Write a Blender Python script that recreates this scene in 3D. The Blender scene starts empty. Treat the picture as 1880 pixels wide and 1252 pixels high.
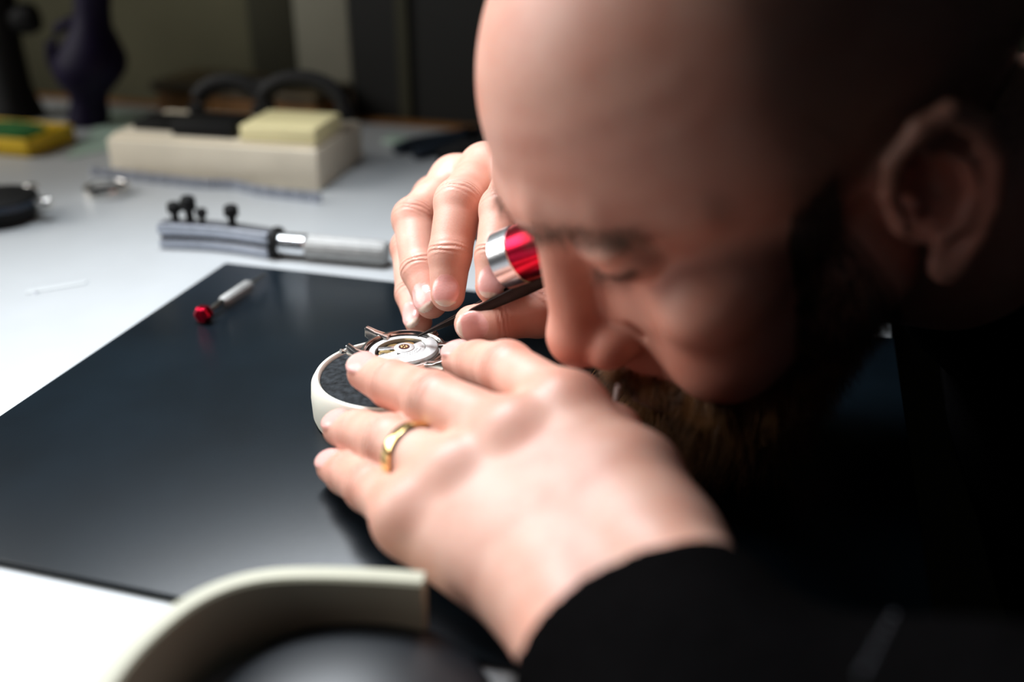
import bpy, bmesh, math, random
import numpy as np
from mathutils import Vector, Matrix
random.seed(7); np.random.seed(7)
sc = bpy.context.scene
COL = sc.collection

# ------------------------------------------------------------------ camera
PITCH = math.radians(26.0); CAM = np.array([0, 0, .24])
cam_d = bpy.data.cameras.new('camera'); cam = bpy.data.objects.new('camera', cam_d); COL.objects.link(cam)
cam.location = CAM; cam.rotation_euler = (math.pi/2 - PITCH, 0, 0)
cam_d.lens = 35; cam_d.sensor_width = 36; cam_d.clip_start = .01
cam_d.dof.use_dof = True; cam_d.dof.focus_distance = .468; cam_d.dof.aperture_fstop = 2.9; cam_d.dof.aperture_blades = 0
sc.camera = cam
FPX = 1880*35/36
_D = np.array([0, math.cos(PITCH), -math.sin(PITCH)]); _R = np.array([1., 0, 0]); _U = np.array([0, math.sin(PITCH), math.cos(PITCH)])
def ray(px, py): return _D + (px-940)/FPX*_R - (py-626)/FPX*_U
def at(px, py, d): return CAM + d*ray(px, py)
def onz(px, py, z=0.):
    r = ray(px, py); return CAM + r*((z-CAM[2])/r[2])

# ------------------------------------------------------------------ world, lights, exposure
w = bpy.data.worlds.new('world'); sc.world = w; w.use_nodes = True
w.node_tree.nodes['Background'].inputs[0].default_value = (.75, .82, 1, 1)
w.node_tree.nodes['Background'].inputs[1].default_value = .012
sc.view_settings.view_transform = 'Standard'; sc.view_settings.look = 'None'
sc.view_settings.gamma = 1; sc.view_settings.use_curve_mapping = False
sc.view_settings.exposure = 0.25
def area(name, loc, target, sx, sy, power, col, spread=180):
    l = bpy.data.lights.new(name, 'AREA'); l.shape = 'RECTANGLE'; l.size = sx; l.size_y = sy
    l.energy = power; l.color = col; l.spread = math.radians(spread)
    o = bpy.data.objects.new(name, l); COL.objects.link(o); o.location = loc
    o.rotation_euler = (Vector(target)-Vector(loc)).to_track_quat('-Z', 'Y').to_euler(); return o
area('bench_lamp_light', (-.28, .62, .56), (-.13, .36, .02), .40, .14, 2.15, (.90, .95, 1), 96)
area('window_light', (-1.12, .54, .60), (.02, .36, .10), .90, .70, 4.4, (1, .97, .93), 110)

# ------------------------------------------------------------------ materials
def mat(name, col, rough=.5, metal=0., noise=0., nscale=200, bump=0., bscale=400, spec=.5, coat=0., sss=0., trans=0.):
    m = bpy.data.materials.new(name); m.use_nodes = True; nt = m.node_tree; b = nt.nodes['Principled BSDF']
    b.inputs['Base Color'].default_value = (*col, 1); b.inputs['Roughness'].default_value = rough
    b.inputs['Metallic'].default_value = metal; b.inputs['Specular IOR Level'].default_value = spec
    b.inputs['Coat Weight'].default_value = coat; b.inputs['Transmission Weight'].default_value = trans
    if sss: b.inputs['Subsurface Weight'].default_value = sss; b.inputs['Subsurface Scale'].default_value = .003
    tc = nt.nodes.new('ShaderNodeTexCoord')
    if noise:
        n = nt.nodes.new('ShaderNodeTexNoise'); n.inputs['Scale'].default_value = nscale; n.inputs['Detail'].default_value = 4
        nt.links.new(tc.outputs['Object'], n.inputs['Vector'])
        r = nt.nodes.new('ShaderNodeValToRGB'); r.color_ramp.elements[0].position = .3; r.color_ramp.elements[1].position = .7
        r.color_ramp.elements[0].color = (*[max(0, c*(1-noise)) for c in col], 1); r.color_ramp.elements[1].color = (*[min(1, c*(1+noise)) for c in col], 1)
        nt.links.new(n.outputs['Fac'], r.inputs['Fac']); nt.links.new(r.outputs['Color'], b.inputs['Base Color'])
    if bump:
        n2 = nt.nodes.new('ShaderNodeTexNoise'); n2.inputs['Scale'].default_value = bscale; n2.inputs['Detail'].default_value = 5
        nt.links.new(tc.outputs['Object'], n2.inputs['Vector'])
        bp = nt.nodes.new('ShaderNodeBump'); bp.inputs['Strength'].default_value = bump; bp.inputs['Distance'].default_value = .0006
        nt.links.new(n2.outputs['Fac'], bp.inputs['Height']); nt.links.new(bp.outputs['Normal'], b.inputs['Normal'])
    return m
M = {}
M['table'] = mat('white_laminate', (.47, .492, .505), .45, noise=.02, nscale=30, bump=.03, bscale=900)
M['rubber'] = mat('black_rubber_mat', (.004, .008, .012), .30, noise=.25, nscale=14, bump=.06, bscale=1500, spec=.25)
M['cream'] = mat('cream_plastic', (.80, .78, .68), .38, noise=.02, nscale=60, sss=.15)
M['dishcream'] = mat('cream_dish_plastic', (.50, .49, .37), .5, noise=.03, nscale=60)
M['leather'] = mat('worn_black_leather', (.017, .020, .023), .8, noise=.8, nscale=330, bump=1.0, bscale=420, spec=.15)
M['steel'] = mat('polished_steel', (.75, .73, .70), .18, 1, noise=.05, nscale=300)
M['brushed'] = mat('brushed_steel', (.80, .78, .75), .34, 1, noise=.08, nscale=500)
M['darksteel'] = mat('dark_blackened_steel', (.022, .019, .018), .34, 1, noise=.1, nscale=200)
M['satin'] = mat('satin_nickel', (.62, .61, .60), .45, .75, noise=.06, nscale=500)
M['brass'] = mat('brass', (.70, .50, .22), .3, 1, noise=.1, nscale=400)
M['gold'] = mat('yellow_gold', (.95, .66, .30), .16, 1, noise=.03, nscale=300)
M['ruby'] = mat('ruby_bearing', (.06, .012, .010), .3, 0, noise=.1, nscale=300)
M['redano'] = mat('red_anodised_aluminium', (.62, .012, .045), .25, 1, noise=.05, nscale=300)
M['alu'] = mat('silver_aluminium', (.82, .83, .85), .25, 1, noise=.03, nscale=300)
M['greyalu'] = mat('grey_cast_metal', (.42, .44, .50), .42, 1, noise=.08, nscale=200)
M['greyhandle'] = mat('grey_knurled_handle', (.40, .40, .39), .55, .4, noise=.1, nscale=300, bump=.5, bscale=900)
M['black'] = mat('black_plastic', (.006, .006, .006), .6, noise=.1, nscale=100, spec=.2)
M['glossblack'] = mat('glossy_black_lacquer', (.006, .008, .011), .40, noise=.2, nscale=60)
M['cloth'] = mat('black_jacket_fabric', (.0022, .002, .0022), .95, noise=.3, nscale=250, bump=.6, bscale=900, spec=.02)
M['violet'] = mat('dark_violet_glaze', (.005, .0016, .020), .6, noise=.15, nscale=40, spec=.2)
M['wall'] = mat('olive_paint', (.115, .11, .062), .9, noise=.05, nscale=20, bump=.1, bscale=200)
M['greyboard'] = mat('pale_grey_panel', (.24, .235, .18), .8, noise=.08, nscale=15)
M['darkboard'] = mat('dark_olive_panel', (.030, .029, .012), .8, noise=.1, nscale=15)
M['blackboard'] = mat('black_cabinet', (.002, .0025, .0015), .8, noise=.2, nscale=15)
M['wood'] = mat('brown_wood', (.26, .115, .03), .5, noise=.3, nscale=45)
M['darkwood'] = mat('dark_brown_wood', (.055, .036, .012), .5, noise=.3, nscale=45)
M['beige'] = mat('pale_beech', (.86, .78, .62), .6, noise=.06, nscale=25)
M['yellowcream'] = mat('pale_yellow_plastic', (.92, .82, .45), .5, noise=.03, nscale=40)
M['yellow'] = mat('yellow_plastic', (.70, .46, .012), .45, noise=.05, nscale=40)
M['green'] = mat('green_felt', (.012, .12, .02), .9, noise=.4, nscale=200)
M['teal'] = mat('pale_green_sheet', (.42, .56, .47), .35, noise=.04, nscale=20)
M['white'] = mat('white_plastic', (.82, .86, .86), .4, noise=.02, nscale=50)
M['strip'] = mat('clear_strip', (.60, .63, .64), .3, noise=.02, nscale=50)
M['bluegrey'] = mat('dark_blue_grip', (.02, .03, .045), .45, noise=.1, nscale=80)
M['floor'] = mat('dark_floor', (.05, .045, .04), .6, noise=.2, nscale=8)
M['engrave'] = mat('engraved_fill', (.05, .045, .04), .5, noise=.1, nscale=300)
M['hair'] = mat('dark_brown_hair', (.030, .016, .008), .42, noise=.5, nscale=150)
M['beard'] = mat('reddish_brown_beard', (.24, .11, .035), .42, noise=.6, nscale=120)
M['brow'] = mat('brown_brow_hair', (.11, .07, .04), .5, noise=.4, nscale=200)

def skin_material():
    m = bpy.data.materials.new('skin'); m.use_nodes = True; nt = m.node_tree; L = nt.links.new; b = nt.nodes['Principled BSDF']
    def attr(n):
        a = nt.nodes.new('ShaderNodeAttribute'); a.attribute_name = n; return a.outputs['Fac']
    def mix(f, c1, c2):
        x = nt.nodes.new('ShaderNodeMix'); x.data_type = 'RGBA'
        L(f, x.inputs[0])
        for i, c in ((6, c1), (7, c2)):
            if isinstance(c, tuple): x.inputs[i].default_value = (*c, 1)
            else: L(c, x.inputs[i])
        return x.outputs[2]
    tc = nt.nodes.new('ShaderNodeTexCoord')
    n = nt.nodes.new('ShaderNodeTexNoise'); n.inputs['Scale'].default_value = 55; n.inputs['Detail'].default_value = 5; L(tc.outputs['Object'], n.inputs['Vector'])
    mr = nt.nodes.new('ShaderNodeMapRange'); mr.inputs[1].default_value = .38; mr.inputs[2].default_value = .68; L(n.outputs['Fac'], mr.inputs[0])
    base = mix(mr.outputs[0], (.72, .425, .33), (.655, .325, .24))
    c = mix(attr('red'), base, (.60, .17, .11))
    c = mix(attr('nail'), c, (.80, .42, .38))
    c = mix(attr('tip'), c, (.85, .76, .64))
    c = mix(attr('stubble'), c, (.10, .06, .04))
    L(c, b.inputs['Base Color'])
    rr = nt.nodes.new('ShaderNodeMapRange'); rr.inputs[3].default_value = .47; rr.inputs[4].default_value = .22; L(attr('nail'), rr.inputs[0]); L(rr.outputs[0], b.inputs['Roughness'])
    b.inputs['Subsurface Weight'].default_value = .25; b.inputs['Subsurface Radius'].default_value = (1, .35, .18); b.inputs['Subsurface Scale'].default_value = .0035
    n2 = nt.nodes.new('ShaderNodeTexVoronoi'); n2.inputs['Scale'].default_value = 900; L(tc.outputs['Object'], n2.inputs['Vector'])
    b1 = nt.nodes.new('ShaderNodeBump'); b1.inputs['Strength'].default_value = .12; b1.inputs['Distance'].default_value = .0003; L(n2.outputs['Distance'], b1.inputs['Height'])
    b2 = nt.nodes.new('ShaderNodeBump'); b2.inputs['Strength'].default_value = .8; b2.inputs['Distance'].default_value = .0007; L(attr('crease'), b2.inputs['Height']); L(b1.outputs['Normal'], b2.inputs['Normal'])
    L(b2.outputs['Normal'], b.inputs['Normal'])
    return m
M['skin'] = skin_material()

# ------------------------------------------------------------------ mesh helpers
class MB:
    def __init__(s): s.v = []; s.f = []
    def add(s, v, f):
        o = len(s.v); s.v += [tuple(map(float, p)) for p in v]; s.f += [tuple(i+o for i in q) for q in f]; return s
    def box(s, c, d, R=None):
        c = np.array(c); d = np.array(d)/2; R = np.eye(3) if R is None else R
        v = [c + R @ (d*np.array((x, y, z))) for x in (-1, 1) for y in (-1, 1) for z in (-1, 1)]
        return s.add(v, [(0, 1, 3, 2), (4, 6, 7, 5), (0, 4, 5, 1), (2, 3, 7, 6), (0, 2, 6, 4), (1, 5, 7, 3)])
    def lathe(s, prof, n=48, c=(0, 0, 0), axis=(0, 0, 1), cap=True, ripple=0, rn=0):
        a = Vector(axis).normalized(); q = np.array(a.to_track_quat('Z', 'Y').to_matrix()); c = np.array(c)
        v = []; m = len(prof)
        for j in range(n):
            t = 2*math.pi*j/n
            for (r, z) in prof:
                rr = r*(1+ripple*math.cos(rn*t)); v.append(c + q @ np.array((rr*math.cos(t), rr*math.sin(t), z)))
        f = []
        for j in range(n):
            k = (j+1) % n
            for i in range(m-1): f.append((j*m+i, k*m+i, k*m+i+1, j*m+i+1))
        if cap:
            f.append(tuple(j*m for j in range(n))[::-1]); f.append(tuple(j*m+m-1 for j in range(n)))
        return s.add(v, f)
    def tube(s, pts, rad, n=8, flat=1.):
        pts = [np.array(p, float) for p in pts]; m = len(pts); rad = rad if hasattr(rad, '__len__') else [rad]*m
        v = []; up = np.array((0, 0, 1.))
        for i in range(m):
            t = pts[min(i+1, m-1)]-pts[max(i-1, 0)]; t /= np.linalg.norm(t)+1e-12
            a = np.cross(t, up if abs(t[2]) < .95 else np.array((1., 0, 0))); a /= np.linalg.norm(a); b = np.cross(t, a)
            for j in range(n):
                g = 2*math.pi*j/n; v.append(pts[i] + rad[i]*(math.cos(g)*a + flat*math.sin(g)*b))
        f = [(i*n+j, i*n+(j+1) % n, (i+1)*n+(j+1) % n, (i+1)*n+j) for i in range(m-1) for j in range(n)]
        f.append(tuple(range(n))[::-1]); f.append(tuple((m-1)*n+j for j in range(n)))
        return s.add(v, f)
    def prism(s, poly, z0, z1):
        n = len(poly); v = [(x, y, z0) for x, y in poly] + [(x, y, z1) for x, y in poly]
        return s.add(v, [tuple(range(n))[::-1], tuple(range(n, 2*n))] + [(i, (i+1) % n, n+(i+1) % n, n+i) for i in range(n)])
    def build(s, name, m, parent=None, bevel=0, smooth=True, loc=None):
        me = bpy.data.meshes.new(name); me.from_pydata(s.v, [], s.f); me.validate()
        bm = bmesh.new(); bm.from_mesh(me); bmesh.ops.recalc_face_normals(bm, faces=bm.faces)
        if bevel: bmesh.ops.bevel(bm, geom=[e for e in bm.edges if len(e.link_faces) == 2 and e.calc_face_angle(0) > .5], offset=bevel, segments=3, affect='EDGES', profile=.5)
        bm.to_mesh(me); bm.free()
        me.materials.append(M[m]); o = bpy.data.objects.new(name, me); COL.objects.link(o)
        if parent: o.parent = parent
        if loc is not None: o.location = loc
        if smooth:
            me.shade_smooth()
            try: me.set_sharp_from_angle(angle=math.radians(38))
            except Exception: pass
        return o
def tag(o, label=None, cat=None, group=None, kind=None):
    for k, v in (('label', label), ('category', cat), ('group', group), ('kind', kind)):
        if v: o[k] = v
    return o
def thing(name, loc, label, cat, rz=0, group=None):
    o = bpy.data.objects.new(name, None); COL.objects.link(o); o.empty_display_size = .02
    o.location = tuple(loc); o.rotation_euler = (0, 0, rz); return tag(o, label, cat, group)
def rotm(axis_x, up=(0, 0, 1)):
    x = np.array(axis_x, float); x /= np.linalg.norm(x); z = np.array(up, float); y = np.cross(z, x); y /= np.linalg.norm(y); z = np.cross(x, y)
    return np.stack([x, y, z], 1)
def dirz(a): return math.atan2(a[1], a[0])

# ------------------------------------------------------------------ setting
E_DIR = np.array((.957, -.29, 0)); E_ANG = dirz(E_DIR); N_DIR = np.array((.29, .957, 0))   # along / across the bench
BACK = np.array((-.13, .985, 0))                                                             # on the bench's rear edge
wf = thing('workbench', (0, 0, -.74), 'white laminate workbench with a brown wooden rear edge', 'table')
def bench(u, v, z): return BACK + E_DIR*u + N_DIR*v + np.array((0, 0, z))
RB = np.stack([E_DIR, N_DIR, (0, 0, 1)], 1)
top = MB(); top.box(bench(-.266, -.53, -.015) + np.array((0, 0, .74)), (1.468, 1.06, .03), RB); top.build('tabletop', 'table', wf, .002)
rail = MB(); rail.box(bench(-.266, .013, -.025) + np.array((0, 0, .74)), (1.468, .026, .05), RB); rail.build('rear_rail', 'wood', wf, .002)
for u in (-.95, .42):
    for v in (-.10, -1.0):
        l = MB(); l.box(bench(u, v, .355) , (.05, .05, .71), RB); l.build('leg', 'darkwood', wf, .002)
fl = MB(); fl.box((0, .3, -.76), (5, 5, .04)); tag(fl.build('floor', 'floor'), kind='structure')
wl = MB(); wl.box(bench(0, .09, .6), (4.4, .05, 2.68), RB); tag(wl.build('wall_back', 'wall'), kind='structure')
def wall_u(px, py, v):      # coordinate along the bench where a line of sight meets the upright plane v behind the rear edge
    r = ray(px, py); t = np.dot(BACK + N_DIR*v - CAM, N_DIR)/np.dot(r, N_DIR); p = CAM + r*t
    return np.dot(p-BACK, E_DIR)
def panel(name, px0, px1, v, thick, m, label, cat, z1=1.2):
    a, b = wall_u(px0, 120, v), wall_u(px1, 120, v); o = MB()
    o.box(bench((a+b)/2, v+thick/2, (z1-.74)/2), (b-a, thick, z1+.74), RB)
    return tag(o.build(name, m, bevel=.003), label, cat)
tag(panel('trim_1', 462, 548, .045, .019, 'darkboard', None, None), kind='structure')
tag(panel('trim_2', 546, 646, .030, .034, 'greyboard', None, None), kind='structure')
cab = panel('cabinet', 644, 1750, .028, .036, 'blackboard', 'tall black cabinet behind the bench at the wall', 'cabinet')
wq = MB(); wq.box(bench(wall_u(742, 120, .027), .026, (1.2-.74)/2), (.012, .004, 1.2+.74), RB); g = wq.build('door_seam', 'darkboard'); g.parent = cab

# ------------------------------------------------------------------ things on the bench
# black mat
MC = onz(415, 490); md = np.array((.962, -.272, 0)); mn = np.array((-.272, -.962, 0))
mb = MB(); c = MC + md*.205 + mn*.1465; mb.box((0, 0, .0015), (.41, .293, .003)); o = mb.build('bench_mat', 'rubber', bevel=.0006, loc=c); o.rotation_euler = (0, 0, dirz(md))
tag(o, 'large black rubber work mat lying flat on the white bench', 'mat')
MZ = .003

# casing cushion
cc = onz(718, 684, .024); cu = thing('casing_cushion', (cc[0], cc[1], MZ), 'round cream casing cushion with a worn black leather top under the watch', 'cushion')
prof = [(.0335, .0), (.0365, .0008), (.0372, .003), (.0374, .012), (.0368, .0185), (.0352, .0212), (.0336, .0215), (.0328, .0205), (.0325, .018)]
r_ = MB(); r_.lathe(prof, 96, cap=False); r_.add([(.0325*math.cos(t), .0325*math.sin(t), .0) for t in np.linspace(0, 6.283, 48, False)], [tuple(range(48))[::-1]]); r_.build('ring', 'cream', cu)
p_ = MB(); p_.lathe([(.0330, .004), (.0330, .0188), (.0322, .0202), (.029, .0208), (.018, .0214), (.006, .0216), (.0005, .0216)], 96); p_.build('leather_pad', 'leather', cu)

# watch, caseback removed, lying dial down on the pad
wc = onz(742, 636, .034); wz = MZ+.0216
wa = thing('wristwatch', (wc[0], wc[1], wz), 'steel wristwatch lying face down with its back open to the rotor', 'watch', rz=math.radians(-18))
R0 = .0206
cs = MB(); cs.lathe([(.0170, .0), (.0198, .0012), (R0, .0035), (R0, .0066), (.0202, .0080), (.0195, .0087), (.0186, .0087), (.0179, .0078), (.0175, .0035)], 96, cap=False); cs.add([(.0175*math.cos(t), .0175*math.sin(t), .0020) for t in np.linspace(0, 6.283, 48, False)], [tuple(range(48))]); cs.build('case', 'steel', wa)
th = MB(); th.lathe([(.0175, .0060), (.0172, .0074), (.0168, .0074), (.0166, .0062)], 96, cap=False); th.build('gasket', 'darksteel', wa)
sp = MB(); sp.lathe([(.0166, .0040), (.0166, .0070), (.0138, .0070), (.0136, .0048)], 96, cap=False); sp.build('movement_ring', 'satin', wa)
mv = MB(); mv.lathe([(.0137, .0030), (.0137, .0050), (.0005, .0050)], 64); mv.build('movement_plate', 'darksteel', wa)
for (x, y, r, h) in ((-.0065, .004, .0042, .0060), (-.0085, -.003, .0030, .0064), (-.002, .0085, .0034, .0060)):
    g = MB(); g.lathe([(r*.96, .0050), (r, .0052), (r, h-.0002), (r*.94, h), (.0004, h)], 40, c=(x, y, 0), ripple=.03, rn=20); g.build('gear', 'brass', wa)
for (x, y, a, l) in ((-.009, .001, .5, .009), (-.005, -.0075, -.4, .010)):
    g = MB(); g.box((x, y, .0062), (l, .0034, .0012), np.array(Matrix.Rotation(a, 3, 'Z'))); b_ = g.build('bridge', 'alu', wa, .0004)
# rotor : heavy half-moon weight on a hub disc
def arc_plate(r0, r1, a0, a1, z0, z1, n=48):
    poly = [(r1*math.cos(t), r1*math.sin(t)) for t in np.linspace(a0, a1, n)] + [(r0*math.cos(t), r0*math.sin(t)) for t in np.linspace(a1, a0, n)]
    return MB().prism(poly, z0, z1)
A = math.radians(-30)
rot_ = arc_plate(.0001, .0098, A-1.62, A+1.62, .0080, .0088); rotor = rot_.build('rotor', 'satin', wa, .0002)
hubp = MB(); hubp.lathe([(.0045, .0080), (.0048, .0083), (.0048, .0090), (.0045, .0092), (.0019, .0092), (.0018, .0089)], 64); hubp.build('hub_disc', 'satin', rotor)
wt = arc_plate(.0100, .0158, A-1.60, A+1.60, .0074, .0094); wt.build('rotor_weight', 'satin', rotor, .0005)
rbm = MB(); rbm.lathe([(.0026, .0085), (.0026, .00935), (.0002, .00935)], 32); rbm.build('bearing', 'ruby', rotor)
for k in range(6):
    t = k*math.pi/3; g = MB(); g.lathe([(.0005, .0090), (.0005, .0096), (.0001, .0097)], 12, c=(.0014*math.cos(t), .0011*math.sin(t), 0)); g.build('bearing_ball', 'brass', rotor)
for k, (rr, n) in enumerate(((.0062, 7), (.0078, 9))):     # rows of engraved marks and a triangle on the rotor web
    for i in range(n):
        t = A-.62+1.5*i/n; g = MB(); g.box((rr*math.cos(t), rr*math.sin(t), .00882), (.0003, .0006, .00012), np.array(Matrix.Rotation(t, 3, 'Z'))); g.build('engraving', 'engrave', rotor, smooth=False)
t = A-1.05; tri = [(.0068*math.cos(t)+.0012*math.cos(a), .0068*math.sin(t)+.0012*math.sin(a)) for a in (t, t+2.09, t+4.19)]
MB().prism(tri, .0088, .00892).build('engraved_triangle', 'engrave', rotor, smooth=False)
for sx in (-1, 1):       # four lugs, tapering and bent down to the dial side
    for sy in (-1, 1):
        g = MB(); ang = math.radians(90*(0 if sx > 0 else 2)) ; x0, y0 = sx*.0155, sy*.0105
        pts = [(x0-sx*.003, y0), (x0+sx*.004, y0+sy*.0002), (x0+sx*.0088, y0-sy*.0006)]
        prev = None; V = []
        for (x, y), hh, zc, wd in zip(pts, (.0062, .0056, .0046), (.0050, .0066, .0094), (.0046, .0042, .0036)):
            V += [(x, y-wd/2, zc-hh/2), (x, y+wd/2, zc-hh/2), (x, y+wd/2, zc+hh/2), (x, y-wd/2, zc+hh/2)]
        f = [(0, 1, 2, 3)[::-1], (8, 9, 10, 11)] + [(i*4+j, i*4+(j+1) % 4, (i+1)*4+(j+1) % 4, (i+1)*4+j) for i in range(2) for j in range(4)]
        g.add(V, f); g.build('lug', 'steel', wa, .0004)
crn = MB(); crn.lathe([(.0012, 0), (.0012, .0012), (.0030, .0014), (.0031, .0042), (.0026, .0046)], 48, c=(0.004, R0-.0007, .0052), axis=(.2, 1, 0), ripple=.03, rn=24); crn.build('crown', 'steel', wa)
sb_ = MB(); sb_.tube([(-.0262, -.0118, .0085), (-.0205, -.0022, .0045)], .0007, 10); sb_.lathe([(.0011, -.0006), (.0011, .0008)], 16, c=(-.0262, -.0118, .0085), axis=(-.5, -.8, .35)); sb_.build('spring_bar', 'steel', wa)

# tweezers
tip = np.array([wc[0], wc[1], 0]) * [1, 1, 0] + [0, 0, wz+.0096]; tip = at(768, 617, .4665)
mid = at(878, 566, .452); dirn = (mid-tip)/np.linalg.norm(mid-tip)
tw = thing('tweezers', tip, 'slim dark steel tweezers touching the watch rotor', 'tweezers')
Rt = rotm(dirn)
for s in (-1, 1):
    xs = [0, .004, .012, .022, .034, .060, .090, .122]; ws = [.0003, .0005, .0009, .0014, .0020, .0028, .0030, .0028]; th_ = [.0003, .0005, .0007, .0010, .0011, .0011, .0010, .0010]
    of = [.0004, .0006, .0011, .0019, .0028, .0040, .0030, .0005]; g = MB(); V = []
    for x, a, b, q in zip(xs, ws, th_, of):
        for (yy, zz) in ((-b, -a), (b, -a), (b, a), (-b, a)): V.append(Rt @ np.array((x, s*q+yy, zz)))
    n = len(xs); f = [(0, 1, 2, 3)[::-1], tuple(4*(n-1)+j for j in range(4))] + [(i*4+j, i*4+(j+1) % 4, (i+1)*4+(j+1) % 4, (i+1)*4+j) for i in range(n-1) for j in range(4)]
    g.add(V, f); g.build('arm', 'darksteel', tw, .0002)

# loupe held in the far eye
l0 = at(924, 479, .4345); l1 = at(1010, 445, .4215); la = (l1-l0)/np.linalg.norm(l1-l0)
lp = thing('eye_loupe', l0, 'red eye loupe with a silver rim held in the eye socket', 'loupe')
rr = .0132
g = MB(); g.lathe([(rr-.0022, .0004), (rr-.0008, 0), (rr, .0008), (rr, .0098), (rr-.0005, .0104)], 72, axis=la, cap=False); g.lathe([(rr-.0022, .0004), (rr-.0024, .010)], 72, axis=la, cap=False); g.build('rim', 'alu', lp)
g = MB(); g.lathe([(rr-.0006, .0100), (rr-.0004, .0106), (rr-.0004, .026), (rr+.0005, .030), (rr+.001, .034)], 72, axis=la, cap=False); g.build('barrel', 'redano', lp)
g = MB(); g.lathe([(rr-.0024, .0030), (rr*.6, .0016), (.0003, .0010)], 48, axis=la, cap=False)
lens = g.build('lens', 'glossblack', lp)

# screwdriver with red hexagonal cap, lying on the mat
a = onz(374, 576, MZ+.005); b = onz(474, 512, MZ+.004); sd = thing('screwdriver', (a[0], a[1], MZ), 'small steel screwdriver with a red hexagonal cap lying on the mat', 'screwdriver', rz=dirz(b-a))
L_ = np.linalg.norm(b-a)
g = MB(); g.lathe([(.0042, -.0035), (.0054, -.0022), (.0054, .0022), (.0040, .0036)], 6, c=(0, 0, .0048), axis=(1, 0, 0)); cap_ = g.build('swivel_cap', 'redano', sd, .0004, smooth=False)
g = MB(); g.lathe([(.0018, -.0037), (.0016, -.0030), (.0002, -.0030)], 24, c=(0, 0, .0048), axis=(1, 0, 0)); g.build('cap_dimple', 'redano', cap_)
g = MB(); g.lathe([(.0016, .003), (.0016, .008), (.0020, .010), (.0020, .020)], 32, c=(0, 0, .0046), axis=(1, 0, 0)); g.build('neck', 'steel', sd)
g = MB(); g.lathe([(.0022, .018), (.0034, .020), (.0034, L_-.012), (.0022, L_-.009)], 32, c=(0, 0, .0042), axis=(1, 0, 0), ripple=.03, rn=16); g.build('grip', 'greyhandle', sd)
g = MB(); g.lathe([(.0022, L_-.010), (.0014, L_-.004), (.0011, L_+.004), (.0003, L_+.010)], 24, c=(0, 0, .0038), axis=(1, 0, 0)); g.build('blade', 'steel', sd)

# adjustable case wrench
a = onz(303, 452); b = onz(716, 488); L_ = np.linalg.norm(b-a); wr = thing('case_wrench', a, 'grey adjustable watch case wrench with black pins and a knurled handle', 'wrench', rz=dirz(b-a))
def bar(z0, z1, y0, y1, x0, x1, bow):
    g = MB(); n = 14; V = []
    for i in range(n):
        t = i/(n-1); x = x0+(x1-x0)*t; yo = bow*math.sin(t*math.pi*1.1)
        V += [(x, y0+yo, z0), (x, y1+yo, z0), (x, y1+yo, z1), (x, y0+yo, z1)]
    g.add(V, [(0, 1, 2, 3)[::-1], tuple(4*(n-1)+j for j in range(4))] + [(i*4+j, i*4+(j+1) % 4, (i+1)*4+(j+1) % 4, (i+1)*4+j) for i in range(n-1) for j in range(4)]); return g
bar(.001, .0072, -.0065, .0055, 0, .080, .004).build('lower_jaw', 'greyalu', wr, .0007)
bar(.0072, .0104, -.0045, .0050, .001, .080, .004).build('slide_rail', 'black', wr, .0004)
bar(.0104, .0180, -.0065, .0060, 0, .081, .004).build('upper_jaw', 'greyalu', wr, .0007)
g = MB(); g.lathe([(.0085, 0), (.0100, .0008), (.0100, .0048), (.0085, .0056)], 32, c=(.081, 0, .0100), axis=(1, 0, 0), ripple=.03, rn=16); g.build('collar', 'black', wr)
g = MB(); g.lathe([(.0076, .0), (.0076, .018), (.0068, .019)], 32, c=(.0866, 0, .0092), axis=(1, 0, 0)); g.build('ferrule', 'alu', wr)
g = MB(); g.lathe([(.0068, 0), (.0082, .001), (.0082, L_-.110), (.0072, L_-.107)], 48, c=(.1056, 0, .0086), axis=(1, 0, 0), ripple=.02, rn=24); g.build('handle', 'greyhandle', wr)
for x, h, r in ((.009, .013, .0045), (.020, .018, .0050), (.029, .010, .0036), (.051, .014, .0048)):
    g = MB(); g.lathe([(r*.55, .0178), (r*.55, .0178+h*.45), (r, .0178+h*.5), (r, .0178+h*.9), (r*.7, .0178+h)], 24, c=(x, .0035, 0), ripple=.04, rn=8); g.build('pin', 'black', wr)

# steel bezel ring
p = onz(197, 356); bz = MB(); bz.lathe([(.0150, 0), (.0175, .0004), (.0178, .003), (.0168, .0068), (.0155, .0072), (.0150, .0066), (.0150, 0)], 72, cap=False)
bzt = thing('steel_ring', p, 'polished steel watch bezel ring lying on the white bench', 'bezel'); bz.build('ring', 'steel', bzt)
g = MB(); g.lathe([(.0150, .0008), (.0150, .0020), (.0140, .0020), (.0140, .0008)], 64, cap=False); g.build('gasket', 'black', bzt)
# black watch head at the left edge
p = onz(8, 404); bk = thing('black_watch', p, 'black watch head with a steel crown at the left edge of the bench', 'watch', rz=math.radians(-8)); bk.scale = (1.25, 1.25, 1.25)
g = MB(); g.lathe([(.017, .004), (.0205, .006), (.0215, .010), (.0205, .0145), (.018, .016), (.0005, .0162)], 64); g.build('case', 'black', bk)
g = MB(); g.lathe([(.014, 0), (.018, .001), (.018, .006), (.014, .006)], 48); g.build('case_back', 'black', bk)
g = MB(); g.lathe([(.0215, .0100), (.0212, .0128), (.0196, .0150), (.0190, .0148)], 64, cap=False); g.build('bezel', 'bluegrey', bk)
g = MB(); g.lathe([(.0018, 0), (.0018, .002), (.0036, .0025), (.0036, .0085), (.0030, .0095)], 32, c=(.0205, .002, .0105), axis=(1, .1, 0), ripple=.04, rn=18); g.build('crown', 'steel', bk)
g = MB(); g.box((.009, .0185, .0145), (.006, .006, .004)); g.build('lug', 'steel', bk, .001)
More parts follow.
